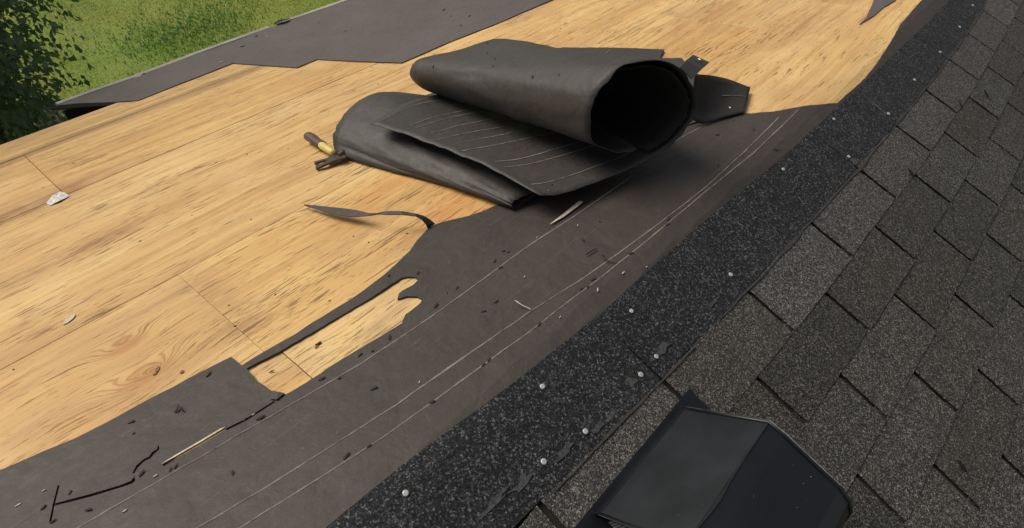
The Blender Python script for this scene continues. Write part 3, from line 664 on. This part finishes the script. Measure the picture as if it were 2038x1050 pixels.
# ------------------------------------------------------------------ the folded and rolled felt
roll = empty('felt_roll', roof(.45, .6, 0))
tag(roll, 'thick loosely rolled sheet of torn black felt lying over the plywood', 'felt roll')
def cat(P, n):
    """n points along a Catmull-Rom curve through P"""
    P = [Vector(p) for p in P]; Q = [P[0]*2-P[1]]+P+[P[-1]*2-P[-2]]; out = []; m = len(P)-1
    for i in range(n):
        t = i/(n-1)*m; k = min(int(t), m-1); f = t-k; a, b, c, d = Q[k:k+4]
        out.append(.5*((2*b)+(c-a)*f+(2*a-5*b+4*c-d)*f*f+(3*b-a-3*c+d)*f**3))
    return out
class Loft:
    def __init__(s, near, far, n=72, m=26, wob=.006, seed=0, mids=None):
        """near and far are (u, s, h) profiles with the same number of points"""
        s.n, s.m = n, m; s.P = []
        A, B = cat(near, n), cat(far, n); C = cat(mids, n) if mids else None
        for j in range(m):
            t = j/(m-1); row = []
            for i in range(n):
                if C: p = A[i]*(1-t)*(1-2*t)+C[i]*4*t*(1-t)+B[i]*t*(2*t-1)
                else: p = A[i].lerp(B[i], t)
                k = i/(n-1)
                w = wob*math.sin(math.pi*min(1, t*1.0))*(.6+.4*t)
                p = p+Vector((n3(k*7, t*2.2, seed), .5*n3(k*6, t*3, seed+4), .8*n3(k*7, t*2.2, seed+8)))*w
                e = (.006*n3(k*26, 3, seed+12)+.003*n3(k*90, 5, seed+13))*(1 if j in (0, m-1) else 0)
                cre = abs(n3(k*5+t*2.5, t*6-k*3, seed+17)); cre = max(0, .16-cre)/.16
                p = p+Vector((.0025*n3(k*22, t*9, seed+19), e, .0022*n3(k*25, t*11, seed+18)-.004*cre*math.sin(math.pi*t))); p.z = max(p.z, .004)
                row.append(p)
            s.P.append(row)
    def at(s, k, t):
        x = k*(s.n-1); y = t*(s.m-1); i = min(int(x), s.n-2); j = min(int(y), s.m-2); fx, fy = x-i, y-j
        p = (s.P[j][i]*(1-fx)+s.P[j][i+1]*fx)*(1-fy)+(s.P[j+1][i]*(1-fx)+s.P[j+1][i+1]*fx)*fy
        a = s.P[j][i+1]-s.P[j][i]; b = s.P[j+1][i]-s.P[j][i]; nn = a.cross(b).normalized()
        return p, nn
    def build(s, name, mat, parent, th=.0018):
        V = [roof(*p) for r in s.P for p in r]; F = []
        for j in range(s.m-1):
            for i in range(s.n-1):
                a = j*s.n+i; F.append([a, a+1, a+1+s.n, a+s.n])
        o = mk(name, V, F, mat, parent, smooth=True)
        md = o.modifiers.new('thick', 'SOLIDIFY'); md.thickness = th; md.offset = 0
        return o
    def line(s, name, t0, t1, k0, k1, mat, parent, side=1, w=.0027):
        A = []; B = []
        for i in range(40):
            k = k0+(k1-k0)*i/39; t = t0+(t1-t0)*i/39; dt = w/.85*(.5+.9*abs(n3(k*40, t*9, 1)))
            p, nn = s.at(k, t-dt); q, _ = s.at(k, t+dt)
            A.append(roof(*(p+nn*.0019*side))); B.append(roof(*(q+nn*.0019*side)))
        V = []; F = []
        for i, (a, b) in enumerate(zip(A, B)):
            V += [a, b]
            if i: F.append([2*i-2, 2*i-1, 2*i+1, 2*i])
        return mk(name, V, F, mat, parent)
ROLLN = [(0.146, 0.275, 0.07), (0.209, 0.246, 0.055), (0.377, 0.197, 0.047), (0.442, 0.164, 0.062), (0.494, 0.138, 0.087), (0.535, 0.118, 0.137), (0.538, 0.116, 0.193), (0.509, 0.13, 0.249), (0.478, 0.146, 0.283), (0.431, 0.17, 0.305), (0.364, 0.203, 0.309), (0.321, 0.225, 0.276), (0.301, 0.235, 0.247), (0.292, 0.239, 0.201), (0.297, 0.237, 0.148), (0.343, 0.213, 0.11), (0.365, 0.205, 0.098), (0.39, 0.195, 0.093), (0.41, 0.19, 0.092)]
ROLLF = [(0.112, 0.854, 0.115), (0.285, 0.925, 0.092), (0.45, 0.965, 0.05), (0.6, 0.9, 0.03), (0.72, 0.84, 0.03), (0.8, 0.8, 0.05), (0.82, 0.79, 0.08), (0.8, 0.8, 0.11), (0.758, 0.821, 0.135), (0.645, 0.878, 0.178), (0.516, 0.942, 0.169), (0.43, 0.985, 0.172), (0.395, 1.0, 0.155), (0.386, 1.006, 0.12), (0.424, 0.988, 0.067), (0.466, 0.967, 0.05), (0.55, 0.92, 0.06), (0.62, 0.89, 0.1), (0.6, 0.89, 0.15)]
ROLLM = [tuple((a+b)/2 for a, b in zip(p, q)) for p, q in zip(ROLLN, ROLLF)]
ROLLM[0] = (0.152, 0.613, 0.095); ROLLM[1] = tuple(a*.55+b*.45 for a, b in zip(ROLLM[0], ROLLM[2]))
wrap = Loft(ROLLN, ROLLF, 110, 30, .010, 3, ROLLM)
wo = wrap.build('rolled_layer', FELT_ROLL, roll)
LOBN = [(0.34, 0.37, 0.006), (0.24, 0.36, 0.005), (0.165, 0.355, 0.005), (0.138, 0.355, 0.01), (0.13, 0.355, 0.02), (0.142, 0.352, 0.031), (0.2, 0.34, 0.03), (0.32, 0.31, 0.022)]
LOBF = [(0.35, 1.02, 0.006), (0.2, 1.02, 0.005), (0.061, 0.984, 0.006), (0.069, 1.014, 0.035), (0.098, 1.031, 0.062), (0.186, 1.06, 0.09), (0.292, 1.043, 0.1), (0.45, 0.972, 0.04)]
lobe = Loft(LOBN, LOBF, 60, 26, .008, 11)
lo_ = lobe.build('folded_layer', FELT_ROLL, roll)
# extra inner turn seen inside the mouth of the roll
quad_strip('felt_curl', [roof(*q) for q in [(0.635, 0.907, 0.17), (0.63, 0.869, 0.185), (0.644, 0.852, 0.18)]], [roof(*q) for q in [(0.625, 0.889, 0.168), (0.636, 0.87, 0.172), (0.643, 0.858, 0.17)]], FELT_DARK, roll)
INN = [(p[0], p[1], p[2]) for p in ROLLN[3:10]]
def shrink(P, k, c): return [(c[0]+(p[0]-c[0])*k, p[1]+.012, c[2]+(p[2]-c[2])*k) for p in P]
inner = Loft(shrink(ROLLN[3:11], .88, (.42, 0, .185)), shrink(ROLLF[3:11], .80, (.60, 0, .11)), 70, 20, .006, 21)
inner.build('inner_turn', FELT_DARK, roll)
for (t0, t1, k0, k1) in [(.50,.45,.01,.19),(.66,.61,.02,.16),(.08,.07,.02,.52),(.16,.14,.26,.46),(.27,.25,.02,.20),(.22,.2,.02,.2),(.42,.36,.01,.2),(.58,.52,.01,.18),(.76,.68,.02,.2),(.80,.72,.02,.2),(.97,.9,.01,.15),(.13,.13,.3,.42)]: wrap.line('chalk_line', t0, t1, k0, k1, CHALK, wo)
# the flat part of the sheet under the roll
BASE = [(.24, .42), (.5, .33), (.76, .22), (.90, .22), (1.0, .34), (1.10, .44), (1.16, .50)]+[(1.1244, 0.5655), (1.2069, 0.596), (1.1661, 0.7007), (1.113, 0.8195), (1.0621, 0.9461)]+[(.95, 1.0), (.6, 1.06), (.38, 1.1), (.22, .9)]
def h_base(u, s): return .010+.004*n3(u*5, s*5, 3)
base = sheet('base_layer', densify(BASE, .012, .003, True, 30), [], FELT_ROLL, h_base, .03, roll, skirt=.002)
# skirt of the base stays thin: lift its lower rim with the sheet
def ribbon(name, ln, hh, w, mat, parent):
    return strip(name, densify(ln, .02, 0, False), w, hh, .0006, mat, parent)
# torn flap that slopes from the side of the roll down to the deck
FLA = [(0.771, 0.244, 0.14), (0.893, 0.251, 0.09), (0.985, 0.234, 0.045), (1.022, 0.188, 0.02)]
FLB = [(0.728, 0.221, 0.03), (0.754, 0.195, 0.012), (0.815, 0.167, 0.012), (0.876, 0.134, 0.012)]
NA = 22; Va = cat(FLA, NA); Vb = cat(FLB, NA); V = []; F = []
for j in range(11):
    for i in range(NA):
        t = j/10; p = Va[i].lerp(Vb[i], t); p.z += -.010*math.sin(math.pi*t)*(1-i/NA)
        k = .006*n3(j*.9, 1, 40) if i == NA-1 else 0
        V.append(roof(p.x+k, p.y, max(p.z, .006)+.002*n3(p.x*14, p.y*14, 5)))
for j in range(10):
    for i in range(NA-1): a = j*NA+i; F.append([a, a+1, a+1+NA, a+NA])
flap = mk('torn_flap', V, F, FELT_DARK, roll, smooth=True); md = flap.modifiers.new('thick', 'SOLIDIFY'); md.thickness = .0025; md.offset = 0  # darker felt paints the roll's shade onto the flap
A = []; B = []
for i in range(12, NA-1):
    p = Vector(V[4*NA+i]); A.append(p+Vector((0, .002, .0026))); B.append(p+Vector((0, -.002, .0026)))
quad_strip('chalk_line', A, B, CHALK, flap, .0006)
ribbon('chalk_line', [(1.0468, 0.7491), (1.076, 0.7568), (1.1125, 0.7627)], lambda u, s: h_base(u, s)+.0012, .0016, CHALK, base)
# torn tab that sticks up out of the roll's mouth
T = [(0.499, 0.143, 0.271), (0.546, 0.153, 0.27), (0.594, 0.163, 0.264), (0.53, 0.127, 0.235), (0.584, 0.134, 0.237), (0.638, 0.141, 0.235)]
quad_strip('torn_tab', [roof(*T[0]), roof(*T[1]), roof(*T[2])], [roof(*T[3]), roof(*T[4]), roof(*T[5])], FELT_LIT, roll, .0022)  # lighter felt colour brightens the tab against its own shade
for (q, r) in zip([(0.601, 0.149, 0.254), (0.87, 0.176, 0.018)], (.006, .005)): blob('paper_fleck', q[:2], r, r*.5, .9, q[2], .0006, PAPER, roll, 7, .3, 3)
# nail tears in the roll: small dark rags that stand proud of it
def rag_on(L_, k, t, r, side, seed, mat=None):
    p, nn = L_.at(k, t); nn = nn*side; a = nn.orthogonal().normalized(); b = nn.cross(a); V = []
    for i in range(7):
        q = 2*math.pi*i/7; rr = r*(1+.5*n3(q*2, seed, 1)); V.append(roof(*(p+nn*.0016+a*rr*math.cos(q)+b*.5*rr*math.sin(q))))
    V.append(roof(*(p+nn*(.0016+r*.5)+a*r*.3)))
    mk('nail_tear', V, [[i, (i+1) % 7, 7] for i in range(7)], mat or FELT_DARK, roll)
for i, (k, t, r) in enumerate([(.62,.30,.006),(.60,.55,.005),(.57,.62,.005),(.55,.75,.005),(.65,.85,.006),(.52,.93,.008),(.6,.2,.004)]): rag_on(wrap, k, t, r, -1 if k > .5 else 1, i)
for i, (k, t, r) in enumerate([(.55,.62,.006),(.52,.8,.005),(.62,.9,.006),(.5,.5,.006)]): rag_on(lobe, k, t, r, -1, i+40)
for i, (k, t, r) in enumerate([(.035, .03, .007), (.05, .06, .006), (.08, .33, .005), (.1, .2, .004)]): rag_on(wrap, k, t, r, 1, i+80, TAR if i in (0,) else FELT_DARK)

# ------------------------------------------------------------------ hammer
ham = empty('hammer', roof(.055, 1.05, 0))
tag(ham, 'claw hammer with brown grip and yellow neck half under the felt', 'hammer')
GRIP = mat_plain('brown_rubber_grip', (.085, .055, .042), .5, 0, .3, 60); YEL = mat_plain('yellow_fibreglass', (.62, .52, .17), .4, 0, .15, 40)
STEEL = mat_plain('dark_hammer_steel', (.06, .045, .038), .5, .5, .3, 80)
h0, h1 = Vector((0.068, 1.151)), Vector((0.045, 0.979))
hp = lambda k, h: roof(h0.x+(h1.x-h0.x)*k, h0.y+(h1.y-h0.y)*k, h)
V, F = tube([hp(-.01, .016), hp(0, .017), hp(.1, .018), hp(.3, .017), hp(.5, .017), hp(.54, .017)], [(.012, .016), (.015, .020), (.015, .020), (.013, .0175), (.0145, .019), (.0135, .018)], 12)
mk('grip', V, F, GRIP, ham, smooth=True)
V, F = tube([hp(.535, .017), hp(.62, .017), hp(.8, .018), hp(.93, .019), hp(.99, .02)], [(.0125, .0172), (.0125, .0172), (.0115, .0155), (.0095, .012), (.0085, .0105)], 12)
mk('neck', V, F, YEL, ham, smooth=True)
e = Vector((0.041, 0.961))       # where the head crosses the handle
hd = lambda a, b, h: roof(e.x+a, e.y+b, h)
V, F = tube([hd(.004, 0, .016), hd(.02, 0, .017), hd(.045, 0, .018), hd(.048, 0, .018), hd(.072, 0, .018)], [(.010, .011), (.012, .012), (.009, .009), (.0135, .0135), (.0135, .0135)], 12)
mk('head', V, F, STEEL, ham, smooth=False)
FORK = [(-0.0089, 1.0116), (0.0211, 0.9861), (0.0366, 0.9753), (0.0599, 0.9577), (0.0502, 0.9288), (0.022, 0.9462), (-0.0043, 0.9557), (-0.0296, 0.969), (-0.0253, 0.9808), (-0.0058, 0.9741), (0.007, 0.9701), (0.0116, 0.977), (0.0024, 0.9866), (-0.0148, 1.0008)]
FH = [.009, .015, .018, .020, .020, .018, .015, .009, .009, .013, .015, .015, .013, .009]
n = len(FORK); V = [roof(p[0], p[1], h) for p, h in zip(FORK, FH)]+[roof(p[0], p[1], h-.0055) for p, h in zip(FORK, FH)]
F = [[0, 1, 11, 12, 13], [1, 2, 5, 6, 10, 11], [2, 3, 4, 5], [6, 7, 8, 9, 10]]
F += [[i+n for i in f][::-1] for f in F]+[[(i+1) % n, i, n+i, n+(i+1) % n] for i in range(n)]
me = bpy.data.meshes.new('claw'); me.from_pydata([tuple(v) for v in V], [], F)
bm = bmesh.new(); bm.from_mesh(me); bmesh.ops.recalc_face_normals(bm, faces=bm.faces); bm.to_mesh(me); bm.free()
link('claw', me, STEEL, ham)

# ------------------------------------------------------------------ loose bits
def top_h(u, s): return .0075 if True else 0
def line_s(k, u): return interp(u, [p[0] for p in LINES[k]], [p[1] for p in LINES[k]])
CR = [(-0.4194, 0.1822), (-0.3774, 0.0767), (-0.2487, 0.0666), (-0.2634, 0.0662), (-0.1242, 0.0539), (-0.1285, 0.1623), (-0.1636, 0.1633), (-0.2109, 0.2521), (-0.1457, 0.2588), (-0.1702, 0.2632), (-0.1632, 0.3643), (-0.208, 0.4094), (-0.3252, 0.2581), (-0.367, 0.2572), (-0.3881, 0.2683), (-0.4674, 0.2783), (-0.4459, 0.2522), (0.0017, 0.2648), (0.0055, 0.2531), (-0.0447, 0.2302), (-0.0353, 0.2556), (0.1328, 0.1442), (0.0018, 0.0498), (0.0155, 0.0439), (0.2102, 0.154), (0.3093, 0.0367), (0.2911, 0.0283), (0.1557, 0.0361), (0.0402, 0.0496), (-0.7373, 0.4676), (-0.8467, 0.3447), (-0.8912, 0.3698), (-0.767, 0.3441), (-0.7319, 0.3135), (-0.7436, 0.4388), (-0.8938, 0.4101), (-0.856, 0.4039), (-0.585, 0.2892), (-0.6036, 0.3078), (-0.6676, 0.2264), (-0.5976, 0.4613), (0.7159, 2.4226), (0.788, 1.9912), (0.8065, 2.2396), (0.5395, 2.3602), (0.4308, 2.2814), (1.1969, 1.5924), (1.1535, 1.6738), (1.1166, 1.6175), (1.0811, 1.5311), (1.2105, 1.7841), (0.0143, 2.3716), (-0.42, 0.3643), (-0.5153, 0.3739), (0.747, -0.0165), (0.8013, 0.0704), (0.5777, 0.0564), (0.7256, 0.1384), (0.8244, 0.1401), (0.6549, 0.0304), (-0.7245, 0.3114), (-0.4993, 0.0918), (-0.5338, 0.1056)]
SZ = [.011, .009, .009, .008, .009, .008, .008, .010, .007, .004, .008, .006, .011, .005, .008, .009, .006, .007, .005, .008, .008, .009, .007, .006, .005]
crumb = None
for i, c in enumerate(CR):
    a = SZ[i % len(SZ)]*(1.25 if c[1] > 1.3 else .68); on_deck = i in (52, 53)
    me_o = blob('felt_crumb', c, a, a*.36, random.uniform(-.5, .5) if i % 3 else random.uniform(-1.3, 1.3), .0012 if on_deck else h_felt(c[0], c[1])+.0003, .0009, FELT_DARK, None, 8, .55, i, .0018)
    s1, s2, s3 = (line_s(k, c[0]) for k in (0, 1, 2))
    if on_deck: lab = 'brown black crumb lying on the bare plywood inside the torn opening' if i == 52 else 'dark crumb on the short plywood piece by the felt corner'; grp = None
    elif c[1] > 1.3: lab = 'small black felt crumb on the felt strip along the eave'; grp = 'felt crumbs on the eave felt'
    elif c[1] > s1+.002 and c[0] < -.50: lab = 'small black felt crumb on the cracked lower felt beside the plywood with knots'; grp = 'felt crumbs on the cracked felt'
    elif c[1] > s1+.002: lab = 'small black felt crumb on the felt above the highest printed line'; grp = 'felt crumbs above the highest printed line'
    elif c[1] > s2+.006: lab = 'small black felt crumb between the highest and the middle printed line'; grp = 'felt crumbs between highest and middle printed lines'
    else: lab = 'small black felt crumb close to the two printed lines nearest the ridge'; grp = 'felt crumbs by the two lines nearest the ridge'
    tag(me_o, lab, 'felt crumb', grp)
for i, (c, a) in enumerate(zip([(-0.0107, 2.3612), (0.2711, 2.1698), (0.5567, 2.2922), (0.0814, 0.2349), (-0.0382, 0.167), (0.17, 0.1881), (0.0958, 0.0132), (0.0211, 0.0231), (-0.3625, 0.127), (-0.5885, 0.3056), (-0.7532, 0.3214), (-0.9197, 0.4485), (-0.8843, 0.4429), (-0.0854, 0.0338), (-0.8095, 0.2966), (0.1454, -0.0113), (-0.3639, 1.0493)], [.016, .013, .009, .003, .003, .003, .006, .005, .003, .003, .004, .004, .003, .003, .004, .003, .003])):
    o = blob('pale_chip', c, a, a*.25, random.uniform(-.4, .8), h_felt(*c)+.0006, .0018, CHIP, None, 7, .4, i+90)
    if c[1] > 1.3: lab, grp = 'small pale chip of wood or paper on the felt strip along the eave', 'pale chips on the eave felt'
    elif c[1] > .9: lab, grp = 'tiny pale chip lying on bare plywood', None
    elif c[0] < -.45: lab, grp = 'small pale chip on the cracked felt in the lower corner', 'pale chips on the cracked felt'
    else: lab, grp = 'small pale chip lying on the felt between the roll and the ridge', 'pale chips between the roll and the ridge'
    tag(o, lab, 'chip', grp)
def sliver(name, px, hs, wid, mat, label, cat_, g=None):
    A = []; B = []
    for (p, h, w) in zip(px, hs, wid):
        A.append(roof(p[0], p[1]+w, h)); B.append(roof(p[0], p[1]-w, h+.001))
    o = quad_strip(name, A, B, mat, None, .0014); return tag(o, label, cat_, g)
sliver('pale_wood_sliver', [(0.1364, 0.2408), (0.1759, 0.2368), (0.2239, 0.2371), (0.2474, 0.237)], [.009, .010, .011, .012], [.0012, .0045, .006, .005], CHIP, 'long pale wood splinter on the black felt in front of the roll', 'splinter')
sliver('pale_wood_sliver', [(-0.737, 0.3372), (-0.7154, 0.3327), (-0.6749, 0.3264), (-0.641, 0.3221), (-0.634, 0.3214)], [.004, .005, .005, .005, .004], [.0008, .0022, .0024, .002, .001], CHIP, 'pale wood strip added to brighten the bare plywood in the lower felt slit', 'splinter')  # strip added over shaded deck so the slit looks bright
sliver('curled_shaving', [(-0.1112, 0.1237), (-0.1109, 0.1159), (-0.1082, 0.105), (-0.1067, 0.0932)], [.016, .013, .010, .009], [.004, .005, .005, .003], CHIP, 'short pale curled shaving lying across the middle printed line', 'shaving')
sliver('curled_shaving', [(0.1041, 0.0733), (0.1016, 0.065), (0.1049, 0.0546), (0.1114, 0.0426)], [.018, .011, .009, .010], [.006, .004, .003, .002], TAR, 'thin grey curled shaving between the two printed lines nearest the ridge', 'shaving')
sliver('dark_twig', [(0.0915, 0.1061), (0.1055, 0.1045), (0.1228, 0.1014)], [.009, .010, .009], [.001, .0016, .001], FELT_DARK, 'thin dark twig on the felt above the middle printed line', 'twig')
sliver('felt_rag', [(-0.6779, 0.4247), (-0.6713, 0.4251), (-0.6656, 0.432), (-0.6672, 0.4198), (-0.6646, 0.4131)], [.006, .008, .011, .008, .006], [.001, .0025, .001, .003, .001], FELT_DARK, 'crumpled black rag of felt standing on the lower felt strip', 'felt rag')
sliver('felt_rag', [(0.6804, 2.4287), (0.7159, 2.4226), (0.7626, 2.4296)], [.012, .018, .012], [.012, .02, .008], FELT_DARK, 'black rag of felt caught at the joint of the pale eave edging', 'felt rag')
P4 = [(-0.5942, 1.5165), (-0.5698, 1.5423), (-0.5475, 1.5583), (-0.5409, 1.5282), (-0.5364, 1.4967), (-0.5669, 1.4849), (-0.5921, 1.4899)]
V = [roof(p[0], p[1], .001+.004*(i % 2)) for i, p in enumerate(P4)]; c = sum(V, Vector())/7+Vector((0, 0, .003))
mk('paper_scrap', V+[c], [[(i+1) % 7, i, 7] for i in range(7)], PAPER)
tag(bpy.data.objects['paper_scrap'], 'crumpled white scrap of paper at the corner of two plywood panels', 'paper scrap')
o = blob('paper_scrap', [(-0.7172, 0.8827)][0], .014, .007, .3, .001, .001, CHIP, None, 9, .6, 5); tag(o, 'small pale flattened scrap lying on bare plywood above the knots', 'paper scrap')
for c, lab in zip([(0.3228, -0.7222), (1.7308, -0.3625), (1.5593, -0.3159), (1.0494, -0.3202)], ('thin chip of shingle lying loose, lowest of the chips on the shingles', 'curled chip of shingle lying near the upper end of the shingles', 'small upright chip of shingle at a tab corner', 'dark thin shingle chip beside a tab slot')):
    o = blob('shingle_chip', c, .013, .0035, 1.5 if c[0] < 1.2 else 1.2, .012, .003, SHING if 'upright' in lab else BAND, None, 8, .3, 7, .006); tag(o, lab, 'shingle chip')
SAP = mat_plain('brown_resin', (.16, .075, .025), .6, 0, .3, 90)
for i, c in enumerate([(-0.6537, 0.565), (-0.6612, 0.5583), (-0.6254, 0.5178), (-0.4208, 0.3631)]): blob('resin_spot', c, (.008, .006, .004, .011)[i], .004, (.9, .2, .5, .4)[i], .0004, .0006, SAP, house, 8, .5, i+3)
# red-brown old staples and scuffs left in the deck
for i in range(60):
    u, s = random.uniform(-.9, 2.2), random.uniform(.45, 1.9)
    blob('staple_hole', (u, s), random.uniform(.002, .004), .0013, random.uniform(-.6, .6), .0003, .0004, WOODDARK, house, 6, .3, i)

# ------------------------------------------------------------------ tree
tree = empty('leafy_tree', (-.86, 4.15, 0))
tag(tree, 'dense dark green leafy tree growing beyond the broken eave', 'tree')
BARK = mat_plain('bark', (.07, .052, .038), .9, 0, .4, 20)
LEAF = mat_leaf('leaves', (.034, .075, .027), (.11, .19, .085), .32)
tv = []; tf = []
def addt(pts, r):
    V, F = tube(pts, r, 8); b = len(tv); tv.extend(V); tf.extend([[i+b for i in f] for f in F])
addt([(-.86, 4.15, 0), (-.89, 4.17, .7), (-.83, 4.13, 1.5), (-.86, 4.2, 3.0)], [.12, .10, .08, .04])
CL = []
rng = np.random.default_rng(5)
TC = np.array([-.90, 4.15, 2.7]); TR = np.array([1.08, 1.25, 2.0])
while len(CL) < 230:
    th = rng.uniform(0, 2*np.pi); z = rng.uniform(-.97, .8); r = (1-z*z)**.5; q = rng.uniform(.6, 1.0)
    c = TC+TR*np.array([q*r*np.cos(th), q*r*np.sin(th), q*z])
    if c[1] < 2.75: continue
    CL.append(c)
for c in CL[::4]:
    st = np.array([-.86, 4.15, max(.9, c[2]-.5)]); mid = (st+c)/2+[0, 0, .08]
    addt([tuple(st), tuple(mid), tuple(c)], [.03, .02, .006])
mk('trunk', tv, tf, BARK, tree, smooth=True)
nl = 230; LV = []; LF = []
C0 = np.repeat(np.array(CL), nl, 0); N = len(C0)
P0 = C0+rng.normal(size=(N, 3))*[.125, .125, .125]
out = P0-TC; out /= np.linalg.norm(out, axis=1)[:, None]
d = out*.8+rng.normal(size=(N, 3))*.6+[0, 0, -.45]; d /= np.linalg.norm(d, axis=1)[:, None]
upv = out*.5+np.array([0, 0, 1.0])+rng.normal(size=(N, 3))*.5
sd = np.cross(d, upv); sd /= np.linalg.norm(sd, axis=1)[:, None]; nn = np.cross(sd, d)
ln = rng.uniform(.028, .056, N)[:, None]; wd = ln*rng.uniform(.26, .4, N)[:, None]
V = np.stack([P0, P0+d*ln*.45+sd*wd+nn*wd*.35, P0+d*ln-nn*ln*.12, P0+d*ln*.45-sd*wd+nn*wd*.35], 1).reshape(-1, 3)
me = bpy.data.meshes.new('crown'); me.vertices.add(N*4); me.vertices.foreach_set('co', V.ravel())
b = np.arange(N)[:, None]*4; idx = np.concatenate([b+[0, 1, 2], b+[0, 2, 3]], 1).ravel()
me.loops.add(N*6); me.loops.foreach_set('vertex_index', idx); me.polygons.add(N*2)
me.polygons.foreach_set('loop_start', np.arange(N*2)*3); me.polygons.foreach_set('loop_total', np.full(N*2, 3)); me.update()
link('crown', me, LEAF, tree)
